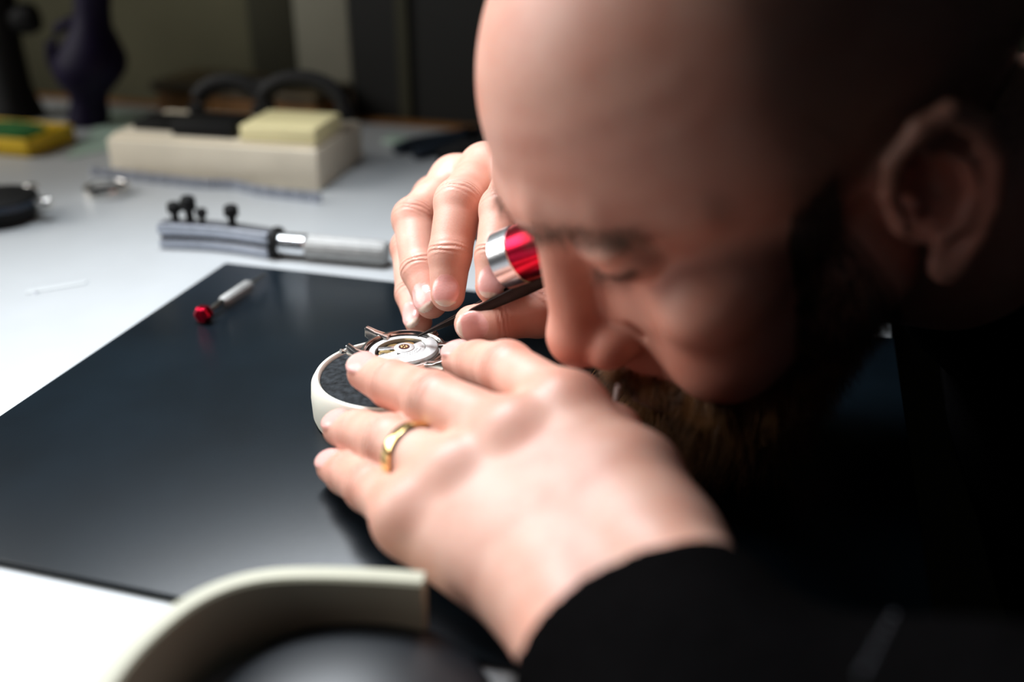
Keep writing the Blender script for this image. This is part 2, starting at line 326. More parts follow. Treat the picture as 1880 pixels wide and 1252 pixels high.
g = MB(); g.box((.001, -.0225, .006), (.005, .007, .012)); g.build('lug', 'greyalu', bk, .001)
# small white strip on the bench
p = onz(105, 528); g = MB(); g.prism([(-.018, -.003), (.016, -.002), (.018, .003), (-.017, .002)], 0, .0006); o = g.build('plastic_strip', 'strip', bevel=.0002, loc=p); o.rotation_euler = (0, 0, .45)
tag(o, 'tiny clear white plastic strip lying on the white bench left of the mat', 'strip')
p = onz(66, 538); g = MB(); g.lathe([(.0012, 0), (.0013, .0004), (.0008, .001), (.0003, .001)], 16, ripple=.2, rn=3); tag(g.build('screw', 'greyalu', loc=p), 'tiny grey screw lying beside the clear strip', 'screw')

# beech tool block with boxes on top
a = onz(207, 326); b = onz(588, 352); L_ = np.linalg.norm(b-a); bl = thing('tool_block', a, 'pale beech tool block with a stepped top in front of the wall', 'block', rz=dirz(b-a))
g = MB(); g.box((L_/2, .050, .0165), (L_, .10, .033)); g.build('body', 'beige', bl, .002)
g = MB(); g.box((L_/2, .048, .0345), (L_-.006, .088, .003)); g.build('lid', 'beige', bl, .001)
def onblock(name, m, x0, x1, y0, y1, z0, z1, label, cat, bev=.002):
    o = MB(); o.box(((x0+x1)/2, (y0+y1)/2, (z1-z0)/2), (x1-x0, y1-y0, z1-z0)); q = o.build(name, m, bevel=bev)
    Rz = np.array(Matrix.Rotation(dirz(b-a), 3, 'Z')); q.location = a + Rz @ np.array((0, 0, z0)); q.rotation_euler = (0, 0, dirz(b-a)); return tag(q, label, cat)
onblock('yellow_box', 'yellowcream', L_*.64, L_*.99, .004, .060, .036, .049, 'pale yellow plastic box on the right end of the beech block', 'box')
onblock('black_box', 'black', L_*.30, L_*.60, .008, .045, .036, .048, 'black box in the middle of the beech block', 'box')
onblock('black_pouch', 'black', L_*.07, L_*.28, .020, .055, .036, .043, 'thin black pouch at the left end of the beech block', 'pouch')
# black headband with two arches lying behind the boxes
Rz = np.array(Matrix.Rotation(dirz(b-a), 3, 'Z'))
hb = thing('headband', a + Rz @ np.array((0, .075, .036)), 'black twin arched headband standing on the beech block', 'headband', rz=dirz(b-a))
for x0, x1, h in ((L_*.26, L_*.62, .028), (L_*.58, L_*1.0, .033)):
    pts = [(x0+(x1-x0)*(.5-.5*math.cos(t)), -.01+.006*math.sin(t), .004+h*math.sin(t)**.75) for t in np.linspace(0.02, math.pi-.02, 18)]
    MB().tube(pts, .0062, 10, 1.2).build('arch', 'black', hb)
g = MB(); g.tube([(L_*.42, -.004, .029), (L_*.82, -.004, .034)], .0050, 10); g.build('crossbar', 'black', hb)
# bracelet of steel links lying along the block
br = thing('watch_bracelet', onz(172, 322), 'steel link watch bracelet stretched out in front of the beech block', 'bracelet')
p0 = onz(172, 322); p1 = onz(585, 372); lk = None
for i in range(46):
    t = i/45; p = p0+(p1-p0)*t + N_DIR*(.007*math.exp(-((t-.62)/.09)**2)); 
    if lk is None:
        g = MB(); g.box((0, 0, .004), (.0036, .0030, .008)); g.box((.0016, 0, .004), (.0022, .0020, .006)); lk = q = g.build('link', 'greyalu', br, .0004)
    else: q = lk.copy(); COL.objects.link(q); q.parent = br
    q.location = p-p0; q.rotation_euler = (0, 0, dirz(p1-p0)+.25*math.sin(i*2.1))
# dark wooden box behind
a2 = onz(292, 205); b2 = onz(520, 228); g = MB(); L2 = np.linalg.norm(b2-a2); g.box((L2/2+.02, .035, .011), (L2+.04, .07, .022)); bxw = thing('wooden_box', a2, 'long dark brown wooden box standing against the wall', 'box', rz=dirz(b2-a2)); g.build('body', 'wood', bxw, .002)
g = MB(); g.box((L2/2+.02, .034, .027), (L2+.048, .078, .010)); g.build('lid', 'darkwood', bxw, .003)
# violet jug
p = onz(162, 228); jg = thing('jug', p, 'dark violet jug with a loop handle and tall neck at the back left', 'jug')
S = 1.0
g = MB(); g.lathe([(.018, 0), (.0205, .003), (.0195, .012), (.0175, .022), (.0185, .030), (.027, .040), (.034, .052), (.034, .064), (.026, .080), (.0185, .094), (.0165, .110), (.018, .150), (.020, .17)], 48); g.v = [(x+.22*z, y, z) for x, y, z in g.v]; g.build('body', 'violet', jg)
g = MB(); g.tube([(-.012, 0, .036), (-.026, 0, .046), (-.036, 0, .062), (-.038, 0, .078), (-.032, 0, .092), (-.020, 0, .098), (-.010, 0, .094)], .0062, 12); g.v = [(x+.22*z, y, z) for x, y, z in g.v]; g.build('handle', 'violet', jg)
# black bench stand
p = onz(34, 214); bs = thing('press_tool', p, 'black press tool with a round knob at the far left edge', 'press')
g = MB(); g.lathe([(.026, 0), (.027, .004), (.024, .012), (.019, .030), (.018, .07), (.020, .11), (.022, .15)], 40); g.build('column', 'black', bs)
g = MB(); g.lathe([(.004, -.02), (.006, -.01), (.013, -.004), (.0155, .006), (.013, .016), (.004, .020)], 32, c=(.024, -.004, .096), axis=(1, 0, .15)); g.build('knob', 'black', bs)
# yellow tray with green pad
p = onz(-14, 277); tr = thing('parts_tray', p, 'shallow yellow tray holding a green pad at the left edge', 'tray', rz=E_ANG+.02)
g = MB(); g.box((0, .02, .003), (.10, .062, .006)); g.build('base', 'yellow', tr, .001)
for cx, cy, sx, sy in ((0, -.0095, .10, .003), (0, .0495, .10, .003), (-.0485, .02, .003, .062), (.0485, .02, .003, .062)):
    g = MB(); g.box((cx, cy, .008), (sx, sy, .016)); g.build('wall', 'yellow', tr, .0008)
g = MB(); g.lathe([(.034, 0), (.036, .002), (.034, .010), (.026, .0125), (.0005, .0135)], 40); o = g.build('felt_pad', 'green'); o.location = np.array(p) + RB @ np.array((0.002, .02, .006)); o.scale = (1.1, .72, 1); o.rotation_euler = (0, 0, E_ANG)
tag(o, 'round green felt pad lying in the yellow tray', 'pad')
# pale green sheet under the jug
c_ = [onz(*q) for q in ((120, 292), (205, 205), (345, 212), (268, 262))]; cen = sum(c_)/4
g = MB(); g.prism([(q[0]-cen[0], q[1]-cen[1]) for q in c_], 0, .0012); tag(g.build('plastic_sheet', 'teal', loc=cen), 'pale green plastic sheet lying flat behind the beech block', 'sheet')
c_ = [onz(*q) for q in ((700, 262), (716, 250), (770, 258), (752, 270))]; cen = sum(c_)/4
g = MB(); g.prism([(q[0]-cen[0], q[1]-cen[1]) for q in c_], 0, .002); tag(g.build('plastic_slip', 'teal', bevel=.0005, loc=cen), 'small pale green slip at the back of the bench', 'slip')
# pliers behind the right hand
a3 = onz(745, 290); b3 = onz(860, 258); pl = thing('pliers', a3, 'dark blue handled pliers lying behind the tweezers hand', 'pliers', rz=dirz(b3-a3)); L3 = np.linalg.norm(b3-a3)
for s in (-1, 1):
    MB().tube([(0, s*.012, .006), (L3*.3, s*.013, .006), (L3*.7, s*.008, .006), (L3, 0, .006), (L3+.03, -s*.003, .006)], [.005, .006, .0055, .006, .003], 10).build('handle', 'bluegrey', pl)
g = MB(); g.lathe([(.008, .001), (.008, .011), (.006, .012)], 24, c=(L3, 0, 0)); g.build('pivot', 'darksteel', pl)
a4 = onz(805, 300); g = MB(); g.tube([(0, 0, .005), (.02, .004, .010), (.05, .004, .010), (.075, 0, .006)], [.006, .009, .009, .005], 12); o = g.build('rubber_piece', 'black', loc=a4); o.rotation_euler = (0, 0, .1)
tag(o, 'short black rubber piece lying in front of the pliers', 'tool')

# near foreground: cream curved band with a glossy black dome in it
dc = onz(560, 1250, 0); dz = .030
ds = thing('curved_dish', (dc[0], dc[1], 0), 'cream plastic dish with a curved rim in the blurred foreground', 'dish')
pth = [np.array((*onz(u, v, dz)[:2], 0)) for (u, v) in [(782, 1046), (700, 1040), (600, 1036), (500, 1038), (420, 1054), (345, 1086), (280, 1132), (215, 1192), (160, 1262), (120, 1350)]]
for _ in range(3): pth = [pth[0]] + [q for a_, b_ in zip(pth[:-1], pth[1:]) for q in (a_*.75+b_*.25, a_*.25+b_*.75)] + [pth[-1]]
ctr = np.array((dc[0], dc[1], 0)); V = []; g = MB(); n = len(pth)
for i, q in enumerate(pth):
    t = pth[min(i+1, n-1)]-pth[max(i-1, 0)]; t /= np.linalg.norm(t); nn = np.array((t[1], -t[0], 0)); nn = nn if np.dot(nn, ctr-q) > 0 else -nn
    for (u, z) in ((0, 0), (0, dz-.001), (.001, dz), (.0062, dz), (.0072, dz-.001), (.0072, 0)): V.append(q-ctr+nn*u+np.array((0, 0, z)))
g.add(V, [tuple(range(6))[::-1], tuple(6*(n-1)+j for j in range(6))] + [(i*6+j, i*6+(j+1) % 6, (i+1)*6+(j+1) % 6, (i+1)*6+j) for i in range(n-1) for j in range(6)]); g.build('rim', 'dishcream', ds)
dm = onz(640, 1300, .012); g = MB(); R_ = .046
g.lathe([(R_*.9, 0), (R_, .003)]+[(R_*math.cos(t), .003+.015*math.sin(t)) for t in np.linspace(.1, 1.5, 14)], 64); tag(g.build('black_dome', 'glossblack', loc=(dm[0], dm[1], 0)), 'glossy black dome inside the cream dish in the foreground', 'dome')

# slim white stick behind the ringed hand
s0 = onz(1122, 790, MZ); g = MB(); s1 = at(1134, 708, .395); s0 = at(1122, 790, .405)
s_low = s1 + (s0-s1)*((MZ+.001-s1[2])/(s0[2]-s1[2]))
g.tube([(0, 0, 0), s1-s_low], [.0030, .0022], 10, .5); tag(g.build('white_stick', 'white', loc=s_low), 'slim white plastic stick standing between the ringed hand and the beard', 'stick')

# ------------------------------------------------------------------ implicit surfaces for the person (millimetres)
def smin(a, b, k):
    h = np.clip(.5+.5*(b-a)/k, 0, 1); return b+(a-b)*h-k*h*(1-h)
def smax(a, b, k): return -smin(-a, -b, k)
def cone(p, a, b, r1, r2):
    a = np.asarray(a, float); ba = np.asarray(b, float)-a; t = np.clip((p-a) @ ba/(ba @ ba), 0, 1)
    return np.linalg.norm(p-a-t[:, None]*ba, axis=1)-(r1+(r2-r1)*t)
def sph(p, c, r): return np.linalg.norm(p-np.asarray(c, float), axis=1)-r
def ell(p, c, r, R=None):
    q = p-np.asarray(c, float); r = np.asarray(r, float)
    if R is not None: q = q @ R
    k0 = np.linalg.norm(q/r, axis=1); k1 = np.linalg.norm(q/r**2, axis=1)+1e-9; return k0*(k0-1)/k1
def surface(f, lo, hi, h, B=6):
    lo = np.array(lo, float); n = (np.ceil((np.array(hi)-lo)/h/B)*B).astype(int); nb = n//B
    ci = np.stack(np.meshgrid(*[np.arange(k) for k in nb], indexing='ij'), -1).reshape(-1, 3)
    cv = f(lo+(ci*B+(B-1)/2)*h).astype(np.float32); V = np.repeat(np.repeat(np.repeat(cv.reshape(nb), B, 0), B, 1), B, 2)
    act = ci[np.abs(cv) < h*B*1.6]; off = np.stack(np.meshgrid(*[np.arange(B)]*3, indexing='ij'), -1).reshape(-1, 3)
    for s in range(0, len(act), 1500):
        idx = (act[s:s+1500, None, :]*B+off[None]).reshape(-1, 3); V[idx[:, 0], idx[:, 1], idx[:, 2]] = f(lo+idx*h)
    S = V < 0; cnt = np.zeros(n-1, np.int8); cs = [(i, j, k) for i in (0, 1) for j in (0, 1) for k in (0, 1)]
    sl = lambda o: tuple(slice(q, q+m-1) for q, m in zip(o, n))
    for o in cs: cnt += S[sl(o)]
    cell = np.argwhere((cnt > 0) & (cnt < 8)); ID = np.full(n-1, -1, np.int32); ID[tuple(cell.T)] = np.arange(len(cell))
    acc = np.zeros((len(cell), 3)); num = np.zeros(len(cell))
    for i, o in enumerate(cs):
        for j in range(i+1, 8):
            o2 = cs[j]
            if sum(abs(x-y) for x, y in zip(o, o2)) != 1: continue
            a = V[tuple((cell+o).T)].astype(float); b = V[tuple((cell+o2).T)].astype(float); m = (a < 0) != (b < 0)
            t = np.where(m, a/np.where(m, a-b, 1), 0)[:, None]; acc += m[:, None]*(np.array(o)+t*(np.array(o2)-np.array(o))); num += m
    P = lo+h*(cell+acc/num[:, None]); F = []
    for ax in range(3):
        d = [0, 0, 0]; d[ax] = 1; u, v = (ax+1) % 3, (ax+2) % 3
        A_ = S[tuple(slice(0, m-q) for q, m in zip(d, n))]; B_ = S[tuple(slice(q, m) for q, m in zip(d, n))]
        e = np.argwhere(A_ != B_); e = e[(e[:, u] > 0) & (e[:, v] > 0) & (e[:, u] < n[u]-1) & (e[:, v] < n[v]-1)]
        eu = np.zeros(3, int); eu[u] = 1; ev = np.zeros(3, int); ev[v] = 1
        q = np.stack([ID[tuple((e-eu-ev).T)], ID[tuple((e-ev).T)], ID[tuple(e.T)], ID[tuple((e-eu).T)]], 1)
        fl_ = ~A_[tuple(e.T)]; q[fl_] = q[fl_][:, ::-1]; F.append(q)
    F = np.concatenate(F); return P, F[(F >= 0).all(1)]
def grad(f, P, e=.6):
    g = np.stack([f(P+np.eye(3)[k]*e)-f(P-np.eye(3)[k]*e) for k in range(3)], 1); return g/(np.linalg.norm(g, axis=1, keepdims=True)+1e-9)
def mesh_obj(name, P, F, m, attrs=None, parent=None):
    me = bpy.data.meshes.new(name); me.vertices.add(len(P)); me.vertices.foreach_set('co', (P/1000).astype(np.float32).ravel())
    me.loops.add(F.size); me.loops.foreach_set('vertex_index', F.astype(np.int32).ravel())
    me.polygons.add(len(F)); me.polygons.foreach_set('loop_start', np.arange(0, F.size, F.shape[1], dtype=np.int32))
    me.update(calc_edges=True); me.shade_smooth()
    for k, v in (attrs or {}).items():
        a = me.attributes.new(k, 'FLOAT', 'POINT'); a.data.foreach_set('value', v.astype(np.float32))
    me.materials.append(M[m]); o = bpy.data.objects.new(name, me); COL.objects.link(o)
    if parent: o.parent = parent
    return o
mm = lambda *c: at(*c)*1000

# ---- hands: joint chains wrist, knuckle, middle joint, end joint, tip
class Hand: pass
def make_hand(wrist, elbow, fingers, thumb, dorsal, rad, palm_r, wrist_half, side):
    H = Hand(); H.w = wrist; H.e = elbow; H.f = fingers; H.t = thumb
    dorsal = dorsal/np.linalg.norm(dorsal); kl = fingers[0][0]-fingers[3][0]; kl /= np.linalg.norm(kl)
    arm = (elbow-wrist)/np.linalg.norm(elbow-wrist); lat = kl-arm*(kl @ arm); lat /= np.linalg.norm(lat)
    H.nails = []
    chains = list(zip(fingers, rad)) + [(thumb, (12.5, 11.0, 10.0, 8.6))]
    for ch, r in chains:
        a = ch[3]-ch[2]; a /= np.linalg.norm(a); b = ch[2]-ch[1]; b /= np.linalg.norm(b)
        nrm = ch.nail if hasattr(ch, 'nail') else None
        if nrm is None:
            c = ch[1]-ch[0]; c = c/np.linalg.norm(c); bend = c-a            # the outside of the bend
            nrm = bend if np.linalg.norm(bend) > .25 else dorsal
        nrm = nrm-a*(nrm @ a); nrm /= np.linalg.norm(nrm)
        R = np.stack([a, np.cross(nrm, a), nrm], 1); H.nails.append((ch[3]+nrm*(r[3]-2.0)-a*.6, R, r[3]))
    def finger(p, ch, r):
        d = cone(p, ch[0], ch[1], r[0], r[1]); d = smin(d, cone(p, ch[1], ch[2], r[1], r[2]), 3); d = smin(d, cone(p, ch[2], ch[3], r[2], r[3]), 2.5)
        d = smin(d, sph(p, ch[1], r[1]*1.03), 2); return d
    def f(p):
        w1 = wrist+lat*wrist_half*.5; w2 = wrist-lat*wrist_half*.5
        palm = None
        for i, ch in enumerate(fingers):
            wi = w1+(w2-w1)*(i/3); c = cone(p, ch[0]-dorsal*3, wi-dorsal*2, palm_r[i], 17); palm = c if palm is None else smin(palm, c, 15)
        palm = smin(palm, cone(p, w1, elbow+lat*12, 18, 36), 12); palm = smin(palm, cone(p, w2, elbow-lat*12, 17.5, 36), 12)
        palm = smin(palm, cone(p, thumb[0], w1-dorsal*6, 15, 17), 12)
        palm = smin(palm, cone(p, thumb[0], fingers[0][0]-dorsal*8, 11, 8), 10)
        palm = smin(palm, cone(p, thumb[0], fingers[2][0]-dorsal*20, 13, 11), 10)
        palm = smin(palm, cone(p, thumb[1], fingers[1][0]-dorsal*26, 10, 12), 8)
        for ch in fingers: palm = smin(palm, sph(p, ch[0]+dorsal*1.6, 10.5), 9)
        out = None
        for ch, r in zip(fingers, rad):
            d = smin(palm, finger(p, ch, r), 7); out = d if out is None else smin(out, d, 1.6)
        d = smin(palm, finger(p, thumb, (12.5, 11.0, 10.0, 8.6)), 8); out = smin(out, d, 1.2)
        for c, R, r in H.nails: out = smin(out, ell(p, c, (7.6, r*.80, 2.5), R), .5)
        return out
    H.sdf = f; H.dorsal = dorsal
    def attrs(P):
        nail = np.zeros(len(P)); tipm = np.zeros(len(P)); red = np.zeros(len(P)); cr = np.zeros(len(P))
        for c, R, r in H.nails:
            q = (P-c) @ R; e = np.sqrt((q[:, 0]/7.5)**2+(q[:, 1]/(r*.80))**2); ins = (e < 1) & (q[:, 2] > -1.2)
            nail = np.maximum(nail, ins*np.clip((1.05-e)*8, 0, 1)); tipm = np.maximum(tipm, ins*np.clip((q[:, 0]-4.6)*1.2, 0, .8))
        for (ch, r), (_, RN, _r) in zip(chains, H.nails):
            nn_ = RN[:, 2]
            for j in (0, 1, 2, 3):
                d = np.linalg.norm(P-ch[j], axis=1); red = np.maximum(red, np.clip(1-(d-r[min(j, 3)])/9, 0, 1)*(.32 if j == 3 else .22))
            for j in (1, 2):
                a = ch[j+1]-ch[j-1]; a = a/np.linalg.norm(a); q = P-ch[j]; t = q @ a; d = np.linalg.norm(q, axis=1)
                ph = t*2.5+.9*np.sin(q @ np.cross(a, dorsal)*.55+t*.7)
                cr += np.where((d < r[j]+6) & (q @ nn_ > r[j]*.15), .5*np.clip((q @ nn_)/r[j]*1.3, 0, 1)* np.exp(-(t/(3.8 if j == 1 else 2.4))**2)*np.sin(ph), 0)
        return dict(nail=nail, tip=tipm, red=red*(1-nail), crease=cr, stubble=np.zeros(len(P)))
    H.attrs = attrs; return H
class Chain(list): pass
def CH(*pts, nail=None):
    c = Chain([mm(*p) for p in pts])
    if nail is not None: c.nail = np.array(nail, float)
    return c
Rf = ((12.6, 11.2, 9.9, 7.9), (12.8, 11.4, 10.2, 8.2), (12.2, 10.8, 9.7, 7.8), (11.2, 9.6, 8.6, 7.0))
LH = make_hand(mm(1120, 1060, .318), np.array((88., 2, 52)),
    [CH((1042, 752, .369), (930, 678, .402), (878, 668, .424), (843, 660, .436), nail=(-.3, -.1, 1)), CH((945, 805, .361), (795, 735, .392), (722, 706, .414), (672, 684, .428), nail=(-.25, -.35, 1)),
     CH((838, 877, .359), (715, 812, .391), (662, 796, .412), (626, 788, .424), nail=(-.35, -.2, 1)), CH((755, 948, .357), (680, 894, .384), (638, 870, .401), (612, 858, .412), nail=(-.5, -.1, 1))],
    CH((1165, 885, .345), (1122, 800, .385), (1010, 745, .415), (930, 730, .430), nail=(.2, .6, .8)),
    np.array((-.30, -.35, 1.)), Rf, (14.5, 14.5, 14, 13.5), 36, 1)
RH = make_hand(mm(1150, 285, .575), np.array((330., 700, 30)),
    [CH((962, 312, .503), (926, 385, .466), (912, 470, .455), (904, 526, .453), nail=(-.15, -1, .25)), CH((893, 312, .522), (842, 372, .484), (826, 468, .473), (822, 540, .471), nail=(-.1, -1, .15)),
     CH((836, 332, .540), (760, 402, .512), (772, 496, .494), (792, 556, .483), nail=(-.2, -1, .1)), CH((800, 368, .560), (752, 455, .530), (757, 540, .512), (768, 590, .497), nail=(-.2, -1, .2))],
    CH((1050, 450, .490), (990, 570, .462), (915, 588, .455), (868, 594, .456), nail=(-.3, -1, .25)),
    np.array((-.35, .1, 1.)), Rf, (13, 13, 12.5, 12), 36, -1)

# ---- head frame: x forward, y to the person's left, z up, origin between the ears
YAW, HP, HR = math.radians(-16.6), math.radians(32.1), math.radians(-1.5)
f0 = np.array((-math.cos(YAW), math.sin(YAW), 0)); l0_ = np.array((-math.sin(YAW), -math.cos(YAW), 0)); u0 = np.array((0, 0, 1.))
f2 = f0*math.cos(HP)-u0*math.sin(HP); u2 = u0*math.cos(HP)+f0*math.sin(HP)
l3 = l0_*math.cos(HR)+u2*math.sin(HR); u3 = u2*math.cos(HR)-l0_*math.sin(HR)
RHD = np.stack([f2, l3, u3], 1); OHD = np.array((103.9, 380., 138.3))
h2w = lambda q: q @ RHD.T+OHD
w2h = lambda p: (p-OHD) @ RHD
NECK0 = w2h(np.array([[150., 395, 118]]))[0]; NECK1 = w2h(np.array([[290., 430, 95]]))[0]
def polycone(p, pts, r):
    d = None
    for i in range(len(pts)-1):
        c = cone(p, pts[i], pts[i+1], r[i], r[i+1]); d = c if d is None else smin(d, c, 1.5)
    return d
def head(p):
    q = p.copy(); s = np.sign(q[:, 1]); q[:, 1] = np.abs(q[:, 1])          # symmetric
    qe = q-np.array((0, 0, 3.))
    d = ell(q, (0, 0, 52), (96.5, 77, 80)); d = smin(d, ell(q, (-28, 0, 40), (74, 74, 70)), 10)
    d = smin(d, cone(q, (50, 0, -22), (66, 0, -74), 46, 25), 18)            # mid face to chin
    d = smin(d, cone(q, (8, 50, -28), (60, 22, -82), 20, 17), 16)           # jaw line
    d = smin(d, sph(q, (78, 0, -86), 14), 10)
    d = smin(d, ell(q, (58, 46, -6), (24, 17, 17)), 14)                     # cheekbone
    d = smin(d, ell(q, (62, 36, -34), (25, 22, 24)), 12)                    # full cheek
    d = smin(d, polycone(qe, [(91, 0, 39), (90, 18, 43), (77, 36, 40), (52, 55, 32)], (10, 9.5, 7.5, 5)), 10)
    d = smax(d, -ell(qe, (96, 31, 21), (15, 14, 11)), 9)                   # eye socket
    d = smin(d, sph(qe, (74, 31, 21), 14.6), 3)
    d = smin(d, ell(qe, (81, 31, 29), (10, 17, 5.5)), 5)                     # upper lid fold
    d = smax(d, -polycone(qe, [(91, 18, 20), (91, 31, 15.5), (84, 45, 17.5)], (1.2, 1.5, 1.1)), 1.5)   # lid slit
    d = smin(d, cone(q, (88, 0, 33), (104.5, 0, -13), 8.5, 9.8), 7)           # nose bridge
    d = smin(d, sph(q, (106.5, 0, -17), 12.0), 6)
    d = smin(d, ell(q, (95, 0, -22), (15, 17, 12)), 6)
    d = smin(d, ell(q, (97, 13.5, -22), (11, 7.5, 8.5)), 3)                 # nostril wing
    d = smax(d, -polycone(q, [(84, 22.5, -20), (89, 22, -13), (97, 19, -10)], (1.4, 1.6, .8)), 3)
    d = smax(d, -cone(q, (101, 7, -36), (97, 8, -24), 4.2, 2.6), 2)         # nostril
    d = smin(d, ell(q, (80, 0, -52), (20, 27, 20)), 9)
    d = smin(d, polycone(q, [(98, 0, -49), (95, 10, -50), (86, 23, -55)], (4.5, 4.2, 2)), 4)
    d = smin(d, polycone(q, [(97, 0, -58), (94, 10, -58.5), (86, 22, -56)], (5.2, 4.6, 2)), 3)
    d = smax(d, -polycone(q, [(103, 0, -53.5), (99, 10, -54), (88, 24, -56)], (1, 1, .8)), 1.5)
    # ear: built in the symmetric half
    e = polycone(q, [(2, 75, 2), (4, 79, 12), (1, 83, 24), (-8, 87, 31), (-17, 89, 31), (-24, 91, 21), (-26, 90, 7), (-23, 88, -7), (-17, 84, -19), (-10, 79, -28)], (3, 3.2, 3.4, 3.6, 3.8, 3.8, 3.6, 3.4, 3.8, 4.8))
    e = smin(e, polycone(q, [(-9, 85, 20), (-19, 87, 11), (-21, 85, -2), (-15, 82, -12), (-7, 80, -14)], (2.6, 3.4, 3.8, 4.2, 3.6)), 2.5)
    e = smin(e, polycone(q, [(-14, 80, 22), (-24, 81, 10), (-24, 80, -6), (-14, 77, -20)], (4, 4.5, 4.5, 4)), 3)
    e = smin(e, ell(q, (-8, 77, -28), (8, 4.5, 9)), 4)
    e = smin(e, ell(q, (2, 76, -2), (4.2, 4.5, 6.5)), 3)                    # tragus
    e = smin(e, cone(q, (-10, 66, 14), (-14, 66, -14), 13, 12), 5)
    d = smin(d, e, 4)
    d = smax(d, -ell(q, (-8, 83, 6), (9, 11, 14)), 2.5)                        # hollow of the ear
    d = smax(d, -ell(q, (-3, 74, -2), (4, 9, 5)), 3)
    n = cone(p, NECK0, NECK1, 55, 66); return smin(d, n, 14)
def sstep(x, a, b): t = np.clip((x-a)/(b-a), 0, 1); return t*t*(3-2*t)
def beard_line(x): return np.interp(x, [8, 14, 30, 36, 50, 72, 82, 90, 100], [-50, 26, 18, -20, -46, -52, -44, -40, -39])
def head_attrs(q):
    y = np.abs(q[:, 1]); g = lambda c, r: np.exp(-((q[:, 0]-c[0])**2+(y-c[1])**2+(q[:, 2]-c[2])**2)/r**2)
    red = .22+.7*g((108, 4, -22), 15)+.45*g((66, 46, -26), 24)+.35*g((-15, 86, 0), 30)+.9*g((97, 4, -55), 11)+.25*g((88, 24, 12), 12)
    x, z = q[:, 0], q[:, 2]
    bd = sstep(beard_line(x)-z, -3, 8)*(x > 8)*(y > -1)*sstep(-z, -30, -26)
    hr = sstep(-(x-32-.35*np.maximum(z-60, 0)*-1), -10, 14)*sstep(z, 6, 22)*(1-sstep(z, 96, 112))
    hr = np.where(x < -62, sstep(z, -45, -20), hr)
    hr = np.where((x < -38) & (x >= -62), sstep(z, -45, -20)*(1-sstep(z, 105, 118)), hr)
    dark = g((88, 31, 9.5), 1)*0
    slit = np.exp(-((z-19.5-.006*(y-31)**2)/2.0)**2)*(x > 76)*(y > 19)*(y < 44)
    return dict(red=np.clip(red, 0, .85), nail=np.zeros(len(q)), tip=np.zeros(len(q)), crease=.25*np.sin(z*.42+.5*np.sin(y*.06))*np.exp(-((z-72)/18)**2)*(x > 40), stubble=np.clip(.55*bd+.62*hr+.85*slit, 0, .9))

# ---- coarse trunk and arms under the jacket (world millimetres)
SHL, SHR = np.array((345., 235, 95)), np.array((440., 650, 115))
def arms(p, ex):
    st = .14 if ex > 0 else .36
    d = cone(p, LH.w+(LH.e-LH.w)*st, LH.e, 31+ex, 44+ex); d = smin(d, cone(p, LH.e, SHL, 46+ex, 58+ex), 16)
    r = cone(p, RH.w+(RH.e-RH.w)*(st+.02), RH.e, 31+ex, 44+ex); r = smin(r, cone(p, RH.e, SHR, 46+ex, 58+ex), 16)
    return np.minimum(d, r)
def trunk(p, ex):
    d = cone(p, (335, 425, 25), (540, 495, -330), 112+ex, 140+ex); d = smin(d, cone(p, SHL, SHR, 58+ex, 60+ex), 50)
    return smin(d, arms(p, ex), 30)
def off_bench(p, d):                                                        # nothing sinks into the bench slab
    q = p-BACK*1000; u = q @ E_DIR; b = np.maximum(u-473, np.maximum(-38-p[:, 2], p[:, 2]-4.5)); return smax(d, -b, 3)
def under(p): return off_bench(p, smin(trunk(p, -8), cone(p, (170., 399, 116), (320, 438, 80), 46, 58), 20))
parts = []
P, F = surface(LH.sdf, LH.w+(-145, -75, -45), LH.w+(75, 175, 70), .85); P_, F_ = P, F; parts.append((P, F, LH.attrs(P)))
P, F = surface(RH.sdf, RH.w+(-165, -175, -75), RH.w+(60, 55, 60), .85); parts.append((P, F, RH.attrs(P)))
HQ, HF = surface(head, (-125, -105, -150), (135, 105, 142), 1.4); parts.append((h2w(HQ), HF, head_attrs(HQ)))
P, F = surface(under, (-40, -60, -500), (760, 860, 240), 6.); parts.append((P, F, {k: np.zeros(len(P)) for k in ('red', 'nail', 'tip', 'crease', 'stubble')}))
o_ = 0; PP, FF, AA = [], [], {}
for k_, (P, F, a) in enumerate(parts):
    if k_ < 2: P[:, 2] = np.maximum(P[:, 2], 3.1)                           # flesh flattens where it rests on the mat
    PP.append(P); FF.append(F+o_); o_ += len(P)
    for k, v in a.items(): AA.setdefault(k, []).append(v)
person = mesh_obj('person', np.concatenate(PP), np.concatenate(FF), 'skin', {k: np.concatenate(v) for k, v in AA.items()})
tag(person, 'bearded person in a black jacket bending close over an open watch', 'person')

# jacket: cut open at the cuffs and collar
def jacket(p):
    fold = 2.2*np.sin(p[:, 0]*.045+p[:, 2]*.06)*np.sin(p[:, 1]*.05+1)+1.2*np.sin(p[:, 1]*.11+p[:, 0]*.09)
    d = trunk(p, 8)+fold
    d = smin(d, cone(p, (110, 150, 40), (185, 10, 60), 50, 80)+fold, 25)
    d = smin(d, cone(p, (236, 415, 88), (350, 440, 70), 70, 84)+fold*.3, 26)
    for H, off in ((LH, 38), (RH, 34)):
        ax = (H.w-H.e)/np.linalg.norm(H.w-H.e); s = (p-H.w) @ ax
        near = np.linalg.norm(p-H.w, axis=1) < 130
        d = np.where(near, smax(d, s+off, 3), d)
    return off_bench(p, d)
P, F = surface(jacket, (-60, -80, -520), (780, 880, 250), 3.4)
jk = mesh_obj('jacket', P, F, 'cloth', parent=person); tag(jk, 'black fabric jacket')
zp = None
